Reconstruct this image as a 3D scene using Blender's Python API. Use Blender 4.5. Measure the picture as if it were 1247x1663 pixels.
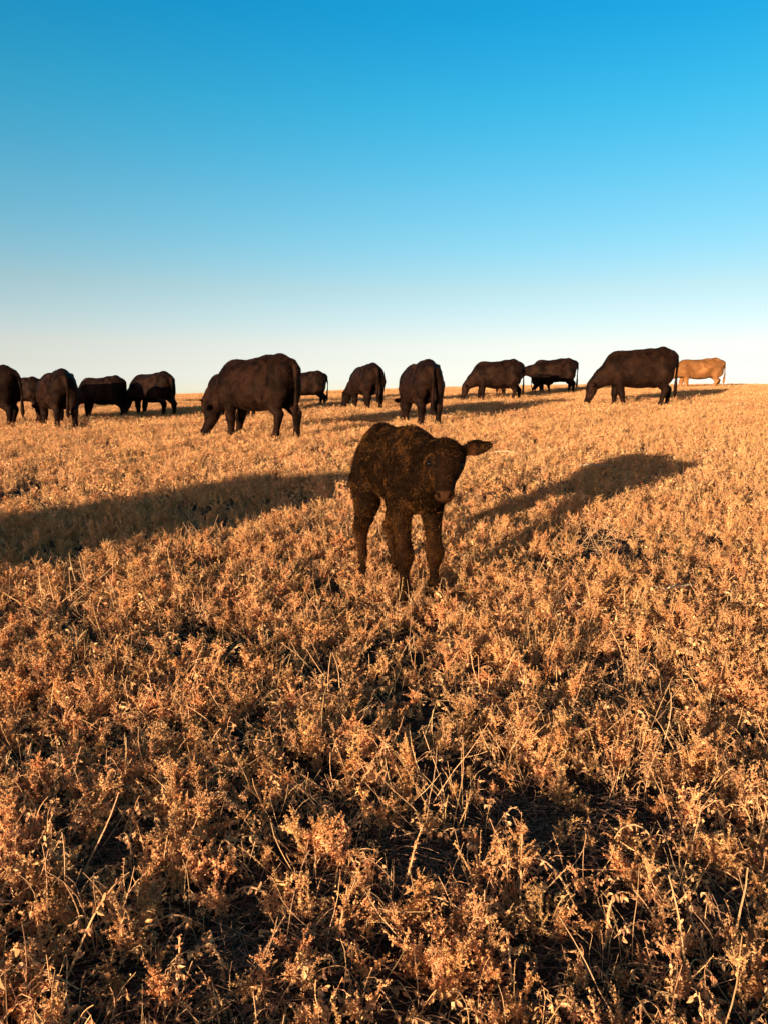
import bpy, math, random
import numpy as np
from mathutils import Vector, Matrix

# ------------------------------------------------------------------ camera, sky, sun, exposure
for o in list(bpy.data.objects):
    bpy.data.objects.remove(o)
scene = bpy.context.scene
COL = scene.collection
R = math.radians

cam_d = bpy.data.cameras.new("camera")
cam = bpy.data.objects.new("camera", cam_d)
COL.objects.link(cam)
cam.location = (0, 0, 1.2)
cam.rotation_euler = (R(90) - math.atan(181.5 / 1251.0), 0, 0)
cam_d.sensor_fit = 'VERTICAL'
cam_d.angle = 2 * math.atan(831.5 / 1251.0)
cam_d.clip_start = 0.05
cam_d.clip_end = 3000
scene.camera = cam

SUN_AZ = R(32)          # light travels towards (sin, cos) of this, away from the camera and to the right
SUN_EL = R(4.8)
world = bpy.data.worlds.new("World")
scene.world = world
world.use_nodes = True
nt = world.node_tree
nt.nodes.clear()
w_out = nt.nodes.new("ShaderNodeOutputWorld")
w_bg = nt.nodes.new("ShaderNodeBackground")
w_sky = nt.nodes.new("ShaderNodeTexSky")
w_sky.sky_type = 'NISHITA'
w_sky.sun_disc = False
w_sky.sun_elevation = SUN_EL
w_sky.sun_rotation = R(180) + SUN_AZ
w_sky.altitude = 2000
w_sky.air_density = 1.0
w_sky.dust_density = 2.0
w_sky.ozone_density = 2.0
# colour grade of the sky, keyed on its own blueness and the same all round: deep blue in view loses its red, pale sky turns cream
w_sep = nt.nodes.new("ShaderNodeSeparateColor")
w_rat = nt.nodes.new("ShaderNodeMath"); w_rat.operation = 'DIVIDE'
w_div = nt.nodes.new("ShaderNodeMath"); w_div.operation = 'MULTIPLY'; w_div.inputs[1].default_value = .2
w_ramp = nt.nodes.new("ShaderNodeValToRGB")
stops = [(0.200, (0.750, 0.638, 0.900)),
         (0.360, (0.713, 0.645, 0.998)),
         (0.495, (0.684, 0.700, 1.000)),
         (0.638, (0.664, 0.604, 0.874)),
         (1.007, (0.692, 0.543, 0.624)),
         (1.410, (0.753, 0.541, 0.529)),
         (2.300, (0.633, 0.550, 0.470)),
         (3.020, (0.332, 0.605, 0.560)),
         (3.360, (0.123, 0.630, 0.620)),
         (3.548, (0.038, 0.580, 0.665)),
         (3.720, (0.075, 0.555, 0.645)),
         (3.950, (0.600, 0.525, 0.563))]  # unseen sky overhead: red raised to warm the fill in the shadows
while len(w_ramp.color_ramp.elements) < len(stops):
    w_ramp.color_ramp.elements.new(0.5)
for e, (p, c) in zip(w_ramp.color_ramp.elements, stops):
    e.position = p * .2
    e.color = (*c, 1)
w_mul = nt.nodes.new("ShaderNodeMixRGB"); w_mul.blend_type = 'MULTIPLY'; w_mul.inputs[0].default_value = 1.0
w_bg.inputs["Strength"].default_value = 0.20
nt.links.new(w_sky.outputs[0], w_sep.inputs[0])
nt.links.new(w_sep.outputs[2], w_rat.inputs[0]); nt.links.new(w_sep.outputs[0], w_rat.inputs[1])
nt.links.new(w_rat.outputs[0], w_div.inputs[0]); nt.links.new(w_div.outputs[0], w_ramp.inputs[0])
nt.links.new(w_sky.outputs[0], w_mul.inputs[1]); nt.links.new(w_ramp.outputs[0], w_mul.inputs[2])
nt.links.new(w_mul.outputs[0], w_bg.inputs[0])
nt.links.new(w_bg.outputs[0], w_out.inputs[0])

sun_d = bpy.data.lights.new("sun", 'SUN')
sun_d.energy = 4.6
sun_d.angle = R(0.53)
sun_d.color = (1.0, 0.96, 0.78)
sun = bpy.data.objects.new("sun", sun_d)
COL.objects.link(sun)
sun.location = (-30, -50, 20)
ldir = Vector((math.sin(SUN_AZ) * math.cos(SUN_EL), math.cos(SUN_AZ) * math.cos(SUN_EL), -math.sin(SUN_EL)))
sun.rotation_euler = ldir.to_track_quat('-Z', 'Y').to_euler()

vs = scene.view_settings
vs.view_transform = 'Standard'
vs.look = 'None'
vs.gamma = 1.0
vs.exposure = 1.25
vs.use_curve_mapping = False
scene.cycles.max_bounces = 6
scene.cycles.diffuse_bounces = 5
scene.cycles.transmission_bounces = 3
scene.cycles.use_adaptive_sampling = True
scene.cycles.adaptive_threshold = 0.03
scene.cycles.adaptive_min_samples = 24
scene.cycles.transparent_max_bounces = 4

# ------------------------------------------------------------------ helpers
rng = np.random.default_rng(7)


def ground_z(x, y):
    x = np.asarray(x, float)
    y = np.asarray(y, float)
    t = np.clip(y - 22, 0, 40)
    t2 = np.maximum(y - 62, 0)
    yy = np.clip(y, -30, None)
    z = 0.0445 * yy - 0.0007 * t * t - 0.056 * t2
    z = z + 0.30 * np.tanh((x + 1) / 9.0) * np.clip(y / 14, 0.1, 1.0)
    z = z + 0.02 * np.sin(x * 1.1 + 0.7) * np.sin(y * 0.9 + 1.3) + 0.012 * np.sin(x * 2.7 - y * 1.9)
    return z


def tag(o, label=None, cat=None, group=None, kind=None):
    if label: o["label"] = label
    if cat: o["category"] = cat
    if group: o["group"] = group
    if kind: o["kind"] = kind
    return o


def mesh_np(name, V, F, smooth=True, mats=(), col=None):
    """V (n,3); F list of (m,k) arrays (k = 3 or 4)."""
    me = bpy.data.meshes.new(name)
    V = np.asarray(V, np.float32)
    if not isinstance(F, (list, tuple)):
        F = [F]
    F = [np.asarray(f, np.int32) for f in F if len(f)]
    loops = np.concatenate([f.ravel() for f in F])
    tot = np.concatenate([np.full(len(f), f.shape[1], np.int32) for f in F])
    start = np.concatenate([[0], np.cumsum(tot)[:-1]]).astype(np.int32)
    me.vertices.add(len(V))
    me.vertices.foreach_set("co", V.ravel())
    me.loops.add(len(loops))
    me.loops.foreach_set("vertex_index", loops)
    me.polygons.add(len(tot))
    me.polygons.foreach_set("loop_start", start)
    me.polygons.foreach_set("loop_total", tot)
    me.polygons.foreach_set("use_smooth", np.full(len(tot), smooth))
    if col is not None:
        a = me.attributes.new("tint", 'FLOAT_COLOR', 'POINT')
        c = np.ones((len(V), 4), np.float32)
        c[:, :3] = col
        a.data.foreach_set("color", c.ravel())
    for m in mats:
        me.materials.append(m)
    me.update()
    me.validate()
    return me


def link(name, me, parent=None, loc=None):
    o = bpy.data.objects.new(name, me)
    COL.objects.link(o)
    if parent is not None:
        o.parent = parent
    if loc is not None:
        o.location = loc
    return o


# ------------------------------------------------------------------ materials
def new_mat(name):
    m = bpy.data.materials.new(name)
    m.use_nodes = True
    n = m.node_tree
    n.nodes.clear()
    return m, n, n.nodes.new("ShaderNodeOutputMaterial")


def mat_ground():
    m, n, out = new_mat("soil")
    b = n.nodes.new("ShaderNodeBsdfPrincipled")
    b.inputs["Roughness"].default_value = 0.95
    b.inputs["Specular IOR Level"].default_value = 0.1
    tc = n.nodes.new("ShaderNodeTexCoord")
    n1 = n.nodes.new("ShaderNodeTexNoise"); n1.inputs["Scale"].default_value = 9; n1.inputs["Detail"].default_value = 10
    n2 = n.nodes.new("ShaderNodeTexNoise"); n2.inputs["Scale"].default_value = 90; n2.inputs["Detail"].default_value = 6
    r1 = n.nodes.new("ShaderNodeValToRGB")
    r1.color_ramp.elements[0].position = 0.35; r1.color_ramp.elements[0].color = (0.024, 0.010, 0.005, 1)
    r1.color_ramp.elements[1].position = 0.70; r1.color_ramp.elements[1].color = (0.060, 0.026, 0.012, 1)
    r2 = n.nodes.new("ShaderNodeValToRGB")
    r2.color_ramp.elements[0].position = 0.56; r2.color_ramp.elements[0].color = (0, 0, 0, 1)
    r2.color_ramp.elements[1].position = 0.66; r2.color_ramp.elements[1].color = (1, 1, 1, 1)
    mx = n.nodes.new("ShaderNodeMixRGB")
    mx.inputs[2].default_value = (0.16, 0.085, 0.042, 1)
    bp = n.nodes.new("ShaderNodeBump"); bp.inputs["Strength"].default_value = 0.8; bp.inputs["Distance"].default_value = 0.02
    for a in (n1, n2):
        n.links.new(tc.outputs["Object"], a.inputs["Vector"])
    n.links.new(n1.outputs[0], r1.inputs[0]); n.links.new(n2.outputs[0], r2.inputs[0])
    n.links.new(r2.outputs[0], mx.inputs[0]); n.links.new(r1.outputs[0], mx.inputs[1])
    n.links.new(mx.outputs[0], b.inputs["Base Color"])
    n.links.new(n2.outputs[0], bp.inputs["Height"]); n.links.new(bp.outputs[0], b.inputs["Normal"])
    n.links.new(b.outputs[0], out.inputs[0])
    return m


def mat_plant(name, var=0.5, trans=0.22):
    """dry plant tissue: colour from the 'tint' attribute, varied plant by plant"""
    m, n, out = new_mat(name)
    at = n.nodes.new("ShaderNodeAttribute"); at.attribute_name = "tint"
    oi = n.nodes.new("ShaderNodeObjectInfo")
    hs = n.nodes.new("ShaderNodeHueSaturation")
    mr = n.nodes.new("ShaderNodeMapRange")
    mr.inputs["To Min"].default_value = 1 - var * 0.5; mr.inputs["To Max"].default_value = 1 + var * 0.5
    mh = n.nodes.new("ShaderNodeMapRange")
    mh.inputs["To Min"].default_value = 0.496; mh.inputs["To Max"].default_value = 0.506
    fr = n.nodes.new("ShaderNodeMath"); fr.operation = 'MULTIPLY'; fr.inputs[1].default_value = 7.31
    fr2 = n.nodes.new("ShaderNodeMath"); fr2.operation = 'FRACT'
    d = n.nodes.new("ShaderNodeBsdfPrincipled"); d.inputs["Roughness"].default_value = 0.7
    d.inputs["Specular IOR Level"].default_value = 0.22
    t = n.nodes.new("ShaderNodeBsdfTranslucent")
    mx = n.nodes.new("ShaderNodeMixShader"); mx.inputs[0].default_value = trans
    L = n.links.new
    L(oi.outputs["Random"], mr.inputs[0]); L(oi.outputs["Random"], fr.inputs[0]); L(fr.outputs[0], fr2.inputs[0]); L(fr2.outputs[0], mh.inputs[0])
    L(at.outputs["Color"], hs.inputs["Color"]); L(mr.outputs[0], hs.inputs["Value"]); L(mh.outputs[0], hs.inputs["Hue"])
    L(hs.outputs[0], d.inputs["Base Color"]); L(hs.outputs[0], t.inputs["Color"])
    L(d.outputs[0], mx.inputs[1]); L(t.outputs[0], mx.inputs[2]); L(mx.outputs[0], out.inputs[0])
    return m


def mat_coat(name, dark, mid, scale=5.0, rough=0.62, spec=0.25, bump=0.35):
    m, n, out = new_mat(name)
    b = n.nodes.new("ShaderNodeBsdfPrincipled")
    b.inputs["Roughness"].default_value = rough
    b.inputs["Specular IOR Level"].default_value = spec
    b.inputs["Specular Tint"].default_value = (1.0, .62, .38, 1)
    tc = n.nodes.new("ShaderNodeTexCoord")
    at = n.nodes.new("ShaderNodeAttribute"); at.attribute_name = "tint"
    n1 = n.nodes.new("ShaderNodeTexNoise"); n1.inputs["Scale"].default_value = scale; n1.inputs["Detail"].default_value = 3; n1.inputs["Distortion"].default_value = 0.9
    n2 = n.nodes.new("ShaderNodeTexNoise"); n2.inputs["Scale"].default_value = 60; n2.inputs["Detail"].default_value = 4
    mp = n.nodes.new("ShaderNodeMapping"); mp.inputs["Scale"].default_value = (0.35, 1.0, 1.0)
    r = n.nodes.new("ShaderNodeValToRGB")
    r.color_ramp.elements[0].position = 0.40; r.color_ramp.elements[0].color = (*dark, 1)
    r.color_ramp.elements[1].position = 0.80; r.color_ramp.elements[1].color = (*mid, 1)
    mu = n.nodes.new("ShaderNodeMixRGB"); mu.blend_type = 'MULTIPLY'; mu.inputs[0].default_value = 1.0
    bp = n.nodes.new("ShaderNodeBump"); bp.inputs["Strength"].default_value = bump; bp.inputs["Distance"].default_value = 0.012
    L = n.links.new
    L(tc.outputs["Object"], n1.inputs["Vector"]); L(tc.outputs["Object"], mp.inputs[0]); L(mp.outputs[0], n2.inputs["Vector"])
    L(n1.outputs[0], r.inputs[0]); L(r.outputs[0], mu.inputs[1]); L(at.outputs["Color"], mu.inputs[2])
    L(mu.outputs[0], b.inputs["Base Color"]); L(n2.outputs[0], bp.inputs["Height"]); L(bp.outputs[0], b.inputs["Normal"])
    L(b.outputs[0], out.inputs[0])
    return m


def mat_hair(name):
    m, n, out = new_mat(name)
    b = n.nodes.new("ShaderNodeBsdfPrincipled"); b.inputs["Roughness"].default_value = 0.65
    b.inputs["Specular IOR Level"].default_value = 0.10
    b.inputs["Specular Tint"].default_value = (1.0, .50, .20, 1)
    at = n.nodes.new("ShaderNodeAttribute"); at.attribute_name = "tint"
    n.links.new(at.outputs["Color"], b.inputs["Base Color"])
    n.links.new(b.outputs[0], out.inputs[0])
    return m


def mat_plain(name, c, rough, spec=0.5):
    m, n, out = new_mat(name)
    b = n.nodes.new("ShaderNodeBsdfPrincipled")
    nz = n.nodes.new("ShaderNodeTexNoise"); nz.inputs["Scale"].default_value = 40
    mx = n.nodes.new("ShaderNodeMixRGB"); mx.inputs[1].default_value = (*c, 1); mx.inputs[2].default_value = (*[v * 0.7 for v in c], 1)
    n.links.new(nz.outputs[0], mx.inputs[0]); n.links.new(mx.outputs[0], b.inputs["Base Color"])
    b.inputs["Roughness"].default_value = rough; b.inputs["Specular IOR Level"].default_value = spec
    n.links.new(b.outputs[0], out.inputs[0])
    return m


M_SOIL = mat_ground()
M_PLANT = mat_plant("dry_weed")
M_STRAW = mat_plant("straw", var=0.6, trans=0.05)
M_BLACK = mat_coat("black_coat", (0.0055, 0.0021, 0.0014), (0.030, 0.0100, 0.0050), scale=4.5, rough=.6, spec=.06, bump=.9)
M_CALF = mat_coat("calf_coat", (0.0045, 0.0017, 0.0009), (0.012, 0.0046, 0.0018), scale=9, spec=.03)
M_TAN = mat_coat("tan_coat", (0.16, 0.051, 0.014), (0.33, 0.118, 0.036), scale=3.5, spec=.03)
M_HAIR = mat_hair("hair")
M_EYE = mat_plain("eye", (0.004, 0.0025, 0.002), 0.22, .08)

# ------------------------------------------------------------------ the field
xs = np.unique(np.concatenate([np.linspace(-14, 14, 113), np.linspace(-90, 90, 91), np.linspace(-400, 400, 41)]))
ys = np.unique(np.concatenate([np.linspace(-6, 24, 121), np.linspace(-30, 90, 81), np.linspace(-120, 700, 42)]))
GX, GY = np.meshgrid(xs, ys)
GZ = ground_z(GX, GY)
nx, ny = len(xs), len(ys)
idx = np.arange(nx * ny).reshape(ny, nx)
quads = np.stack([idx[:-1, :-1], idx[:-1, 1:], idx[1:, 1:], idx[1:, :-1]], -1).reshape(-1, 4)
field = link("field", mesh_np("field", np.stack([GX, GY, GZ], -1).reshape(-1, 3), quads, True, [M_SOIL]))
tag(field, "dark soil of the grazed slope rising to the crest", None, None, "structure")
del field["label"]


# ------------------------------------------------------------------ animal bodies: implicit surface, one continuous mesh
class Body:
    def __init__(self, lo, hi, h):
        self.h = h
        self.lo = np.array(lo, float)
        n = np.ceil((np.array(hi) - self.lo) / h).astype(int) + 1
        self.ax = [self.lo[i] + h * np.arange(n[i]) for i in range(3)]
        self.F = np.full(n, 1.0, np.float32)

    def _win(self, lo, hi):
        s = []
        for i in range(3):
            a = int(np.clip(math.floor((lo[i] - self.lo[i]) / self.h), 0, len(self.ax[i]) - 1))
            b = int(np.clip(math.ceil((hi[i] - self.lo[i]) / self.h) + 1, a + 1, len(self.ax[i])))
            s.append(slice(a, b))
        g = np.meshgrid(self.ax[0][s[0]], self.ax[1][s[1]], self.ax[2][s[2]], indexing='ij')
        return tuple(s), g

    def _blend(self, s, d, k):
        a = self.F[s]
        hh = np.maximum(k - np.abs(a - d), 0) / k
        self.F[s] = np.minimum(a, d) - hh * hh * k * 0.25

    def cone(self, p, q, r1, r2, k=0.05):
        p = np.array(p, float); q = np.array(q, float)
        m = max(r1, r2) + k + 3 * self.h
        s, (X, Y, Z) = self._win(np.minimum(p, q) - m, np.maximum(p, q) + m)
        e = q - p
        L2 = max(e @ e, 1e-9)
        t = np.clip(((X - p[0]) * e[0] + (Y - p[1]) * e[1] + (Z - p[2]) * e[2]) / L2, 0, 1)
        d = np.sqrt((X - p[0] - t * e[0]) ** 2 + (Y - p[1] - t * e[1]) ** 2 + (Z - p[2] - t * e[2]) ** 2) - (r1 + (r2 - r1) * t)
        self._blend(s, d, k)

    def chain(self, pts, k=0.03):
        for a, b in zip(pts[:-1], pts[1:]):
            self.cone(a[:3], b[:3], a[3], b[3], k)

    def ell(self, c, r, k=0.06, M=None, sub=False, p=2.0):
        c = np.array(c, float); r = np.array(r, float)
        m = max(r) + k + 3 * self.h
        s, (X, Y, Z) = self._win(c - m, c + m)
        P = np.stack([X - c[0], Y - c[1], Z - c[2]], -1)
        if M is not None:
            P = P @ np.array(M).T
        if p == 2.0:
            k0 = np.sqrt(((P / r) ** 2).sum(-1))
            k1 = np.sqrt(((P / (r * r)) ** 2).sum(-1)) + 1e-6
            d = k0 * (k0 - 1) / k1
        else:
            A = np.abs(P) / r + 1e-6
            k0 = (A ** p).sum(-1) ** (1 / p)
            g = (A / k0[..., None]) ** (p - 1) / r
            d = (k0 - 1) / (np.sqrt((g * g).sum(-1)) + 1e-6)
        if sub:
            a = self.F[s]; d = -d
            hh = np.maximum(k - np.abs(a - d), 0) / k
            self.F[s] = np.maximum(a, d) + hh * hh * k * 0.25
        else:
            self._blend(s, d, k)

    def polygonize(self):
        F = self.F
        ins = F < 0
        n0, n1, n2 = [v - 1 for v in F.shape]
        cnt = np.zeros((n0, n1, n2), np.float32)
        acc = np.zeros((n0, n1, n2, 3), np.float32)
        for axis in range(3):
            o1, o2 = [a for a in range(3) if a != axis]
            for u in (0, 1):
                for v in (0, 1):
                    sa = [None] * 3; sb = [None] * 3
                    sa[axis] = slice(0, F.shape[axis] - 1); sb[axis] = slice(1, F.shape[axis])
                    for o, w in ((o1, u), (o2, v)):
                        sa[o] = sb[o] = slice(w, F.shape[o] - 1 + w)
                    A = F[tuple(sa)]; B = F[tuple(sb)]
                    cr = (A < 0) != (B < 0)
                    t = np.where(cr, A / np.where(cr, A - B, 1), 0)
                    cnt += cr
                    acc[..., axis] += np.where(cr, t, 0)
                    if u: acc[..., o1] += cr
                    if v: acc[..., o2] += cr
        cells = np.argwhere(cnt > 0)
        ids = np.full((n0, n1, n2), -1, np.int64)
        ci = tuple(cells.T)
        ids[ci] = np.arange(len(cells))
        V = (cells + acc[ci] / cnt[ci][:, None]) * self.h + self.lo
        Q = []
        for axis in range(3):
            o1, o2 = [(1, 2), (2, 0), (0, 1)][axis]
            sa = [slice(None)] * 3; sb = [slice(None)] * 3
            sa[axis] = slice(0, -1); sb[axis] = slice(1, None)
            A = ins[tuple(sa)]; B = ins[tuple(sb)]
            E = np.argwhere(A != B)
            E = E[(E[:, o1] > 0) & (E[:, o2] > 0) & (E[:, o1] < F.shape[o1] - 1) & (E[:, o2] < F.shape[o2] - 1)]
            if not len(E): continue
            flip = ~A[tuple(E.T)]
            def cid(d1, d2):
                e = E.copy(); e[:, o1] += d1; e[:, o2] += d2
                return ids[tuple(e.T)]
            q = np.stack([cid(-1, -1), cid(0, -1), cid(0, 0), cid(-1, 0)], -1)
            q[flip] = q[flip][:, ::-1]
            Q.append(q)
        Q = np.concatenate(Q)
        Q = Q[(Q >= 0).all(1)]
        # light smoothing
        for _ in range(2):
            S = np.zeros_like(V); C = np.zeros(len(V))
            for a in range(4):
                for b in ((a + 1) % 4, (a + 3) % 4):
                    np.add.at(S, Q[:, a], V[Q[:, b]]); np.add.at(C, Q[:, a], 1)
            V = V * 0.5 + 0.5 * S / np.maximum(C, 1)[:, None]
        return V, Q


def norm(v):
    v = np.array(v, float)
    return v / np.linalg.norm(v)


def head_frame(P, Mz, roll=0.0):
    d = norm(np.array(Mz) - np.array(P))
    up = np.array([0, 0, 1.0])
    u = norm(np.cross(up, d)) if abs(d[2]) < 0.97 else np.array([0, 1.0, 0])
    nrm = np.cross(d, u)            # forehead side
    if roll:
        c, s = math.cos(roll), math.sin(roll)
        u, nrm = c * u + s * nrm, c * nrm - s * u
    return d, u, nrm


def add_head(B, P, Mz, roll=0.0, wide=1.0, ears=((0.9, 0.15, -0.15), (0.9, 0.15, -0.15)), ear_len=0.42, ear_w=.125, nostril=False, k=0.03):
    """ears: for left, right -> direction weights (outwards, forehead side, along muzzle)"""
    P = np.array(P, float)
    L = np.linalg.norm(np.array(Mz) - P)
    d, u, n = head_frame(P, Mz, roll)
    at = lambda a, b, c: P + L * (a * d + b * n + c * u)
    Mx = np.stack([d, u, n])
    kk = k * L / 0.32
    B.ell(at(.20, -.04, 0), np.array([.27, .225 * wide, .22]) * L, kk * 1.4, Mx)
    B.ell(at(.12, .10, 0), np.array([.16, .17 * wide, .11]) * L, kk * 1.4, Mx)
    B.cone(at(.36, -.01, 0), at(.88, -.02, 0), .165 * L * wide, .112 * L, kk * 1.4)
    for s in (-1, 1):
        B.cone(at(.26, -.17, s * .075), at(.82, -.12, s * .03), .125 * L * wide, .065 * L, kk * 1.4)
        B.ell(at(.345, .065, s * .165 * wide), np.array([.085, .05, .055]) * L, kk, Mx)
        B.ell(at(.90, .005, s * .060), np.array([.085, .085 * wide, .095]) * L, kk, Mx)
    B.ell(at(.91, -.07, 0), np.array([.075, .10 * wide, .075]) * L, kk, Mx)
    for s, e in zip((1, -1), ears):
        if e is None: continue
        ed = norm(s * e[0] * u + e[1] * n + e[2] * d)
        base = at(.03, .0, s * .20 * wide)
        wdir = norm(np.cross(ed, n if abs(ed @ n) < .8 else d))
        tdir = np.cross(ed, wdir)
        B.cone(base, base + ed * L * ear_len * .35, .055 * L, .06 * L, kk)
        B.ell(base + ed * L * ear_len * .58, np.array([ear_len * .5, ear_w, .035]) * L, kk * .5, np.stack([ed, wdir, tdir]))
        if nostril:
            B.ell(base + ed * L * ear_len * .62 + n * L * .05, np.array([ear_len * .36, ear_w * .68, .03]) * L, kk * .4, np.stack([ed, wdir, tdir]), sub=True)
    if nostril:
        for s in (-1, 1):
            B.ell(at(.965, .055, s * .088), np.array([.03, .026, .034]) * L, .008, Mx, sub=True)
            B.ell(at(.36, .015, s * .222 * wide), np.array([.05, .03, .032]) * L, .01, Mx, sub=True)
        B.ell(at(.985, -.075, 0), np.array([.02, .10, .010]) * L, .006, Mx, sub=True)
    return d, u, n, L


def add_legs(B, spec, rad, k):
    for pts in spec:
        B.chain([(*p, r) for p, r in zip(pts, rad)], k)


def build_cow(h, head, legs, tail=0.0, tail_y=0.0, fat=1.0, neck_yaw=0.0, udder=True, ears=None, seed=0):
    """Local frame: facing +X, feet at z = 0, hips about 1.33 m high.
    head: (poll xyz, muzzle xyz).  legs: x shifts for front left, front right, hind left, hind right."""
    B = Body((-1.25, -.62, -.03), (1.62, .62, 1.45), h)
    f = fat
    B.ell((.02, 0, .88), (.78, .305 * f, .36), .08, p=2.5)
    B.ell((-.08, 0, .78), (.58, .345 * f, .31 * f), .10)
    B.ell((.47, 0, .94), (.33, .255, .35), .10)
    B.ell((.47, 0, 1.13), (.22, .13, .13), .12)
    B.ell((-.60, 0, 1.00), (.34, .255, .265), .10, p=2.7)
    B.cone((.50, 0, 1.19), (-.30, 0, 1.20), .075, .080, .12)
    B.cone((-.30, 0, 1.20), (-.62, 0, 1.235), .085, .085, .12)
    B.cone((-.62, 0, 1.235), (-.90, 0, 1.17), .085, .06, .10)
    for s in (-1, 1):
        B.ell((-.43, s * .235, 1.195), (.085, .055, .055), .06)
        B.ell((-.88, s * .125, 1.08), (.065, .055, .07), .06)
        B.ell((.52, s * .19, .86), (.17, .10, .26), .08)
        B.ell((-.67, s * .165, .84), (.22, .12, .30), .06, p=2.3)
        B.ell((-.50, s * .20, .72), (.11, .08, .15), .06)
        B.cone((-.40, s * .255, .60), (-.16, s * .315 * f, .82), .035, .02, .035)
        B.cone((.46, s * .245, .72), (.34, s * .185, 1.08), .05, .035, .05)
    B.ell((.66, 0, .74), (.20, .135, .20), .10)
    if udder:
        B.ell((-.46, 0, .57), (.17, .13, .10), .06)
    fl, fr, hl, hr = legs
    for s, o in ((1, fl), (-1, fr)):
        y = s * .155
        B.chain([(.50, s * .18, .80, .145), (.43 + o * .15, s * .17, .66, .120), (.47 + o * .5, y, .38, .076), (.465 + o * .62, y, .345, .072),
                 (.465 + o * .92, y, .15, .050), (.47 + o, y, .10, .054), (.50 + o, y, .035, .060)], .035)
    for s, o in ((1, hl), (-1, hr)):
        y = s * .155
        B.chain([(-.66, s * .165, .84, .17), (-.57 + o * .15, s * .18, .66, .140), (-.67 + o * .45, s * .165, .54, .100), (-.785 + o * .62, y, .43, .078),
                 (-.770 + o * .75, y, .34, .062), (-.742 + o * .95, y, .15, .052), (-.73 + o, y, .10, .055), (-.69 + o, y, .035, .060)], .035)
    # neck and head
    P, Mz = np.array(head[0], float), np.array(head[1], float)
    a = np.array([.60, 0, .92]); b = np.array([.60, 0, .78])
    mid = a * .5 + P * .5 + np.array([0, 0, .035])
    B.cone(a, mid, .215, .165, .10); B.cone(mid, P, .165, .120, .08)
    mb = b * .5 + (P + np.array([-.03, 0, -.03])) * .5
    B.cone(b, mb, .17, .120, .09); B.cone(mb, P + (Mz - P) * .12, .120, .10, .07)
    B.cone(a + np.array([-.02, 0, .12]), P + np.array([-.02, 0, .05]), .10, .080, .10)
    fr_ = add_head(B, P, Mz, 0, .94, ears or ((.95, .1, -.1), (.95, .1, -.1)), .36, .13, False, .035)
    # tail
    ty = tail_y
    B.chain([(-.88, 0, 1.20, .055), (-.965, 0, 1.14, .042), (-.995 - tail * .3, ty * .3, .95, .031), (-.985 - tail * .7, ty * .7, .70, .026),
             (-.975 - tail, ty, .52, .038), (-.97 - tail * 1.1, ty * 1.1, .38, .043), (-.965 - tail * 1.15, ty * 1.15, .26, .018)], .03)
    V, Q = B.polygonize()
    # shoulders dip when the head is down
    q = np.clip((V[:, 0] + .25) / .85, 0, 1)
    V[:, 2] -= .05 * q * q * (3 - 2 * q) * np.clip((V[:, 2] - .45) / .5, 0, 1)
    # gentle irregularity
    r = np.random.default_rng(seed)
    ph = r.uniform(0, 6.28, 6)
    V = V + .008 * np.stack([np.sin(V[:, 2] * 9 + ph[0]), np.sin(V[:, 0] * 8 + V[:, 2] * 6 + ph[1]), np.sin(V[:, 0] * 7 + ph[2])], -1) * np.clip((V[:, 2:3] - .3) * 2, 0, 1)
    return V, Q, fr_


def face_normals(V, Q):
    n = np.cross(V[Q[:, 2]] - V[Q[:, 0]], V[Q[:, 3]] - V[Q[:, 1]])
    a = np.linalg.norm(n, axis=1)
    return n / np.maximum(a, 1e-12)[:, None], a * .5


def make_hair(V, Q, count, length, width, color_fn, seed, flow=(-.75, 0, -.55), lift=.55, clump=.5, zmin=.0):
    """fine coat hair as tapered two-segment strands; length/width: functions of position"""
    r = np.random.default_rng(seed)
    n, a = face_normals(V, Q)
    w = a * (V[Q].mean(1)[:, 2] > zmin)
    f = r.choice(len(Q), count, p=w / w.sum())
    u, v = r.random((2, count, 1))
    P = (V[Q[f, 0]] * (1 - u) + V[Q[f, 1]] * u) * (1 - v) + (V[Q[f, 3]] * (1 - u) + V[Q[f, 2]] * u) * v
    N = n[f]
    T = np.array(flow) + clump * np.stack([np.sin(P[:, 1] * 41 + P[:, 2] * 37 + 2 * np.sin(P[:, 0] * 23)), np.sin(P[:, 0] * 45 + P[:, 2] * 33), np.sin(P[:, 0] * 39 + P[:, 1] * 47 + 1.7)], -1)
    T = T + r.normal(0, .28, T.shape)
    T -= (T * N).sum(1)[:, None] * N
    T /= np.linalg.norm(T, axis=1)[:, None] + 1e-9
    ln = length(P)[:, None] * r.uniform(.55, 1.2, (count, 1))
    D1 = T * (1 - lift) + N * lift
    D2 = T * (1 - lift * .5) + N * lift * .35 + r.normal(0, .25, T.shape)
    side = np.cross(D1, r.normal(0, 1, T.shape)); side /= np.linalg.norm(side, axis=1)[:, None] + 1e-9
    wd = (width(P) * r.uniform(.7, 1.3, count))[:, None]
    p0 = P - N * np.minimum(.003, ln * .12)
    p1 = p0 + D1 * ln * .5
    p2 = p1 + D2 * ln * .5
    HV = np.stack([p0 - side * wd, p0 + side * wd, p1 + side * wd * .8, p1 - side * wd * .8, p2], 1).reshape(-1, 3)
    b = np.arange(count)[:, None] * 5
    c = color_fn(P, r)
    C = np.repeat(c, 5, 0).reshape(count, 5, 3).copy()
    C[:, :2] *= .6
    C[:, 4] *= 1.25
    return HV, [b + np.array([0, 1, 2, 3]), b + np.array([3, 2, 4])], C.reshape(-1, 3)


def place(o, x, y, heading, scale=1.0, dz=0.0):
    o.location = (x, y, float(ground_z(x, y)) + dz)
    o.rotation_euler = (0, 0, R(heading))
    o.scale = (scale,) * 3


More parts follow.
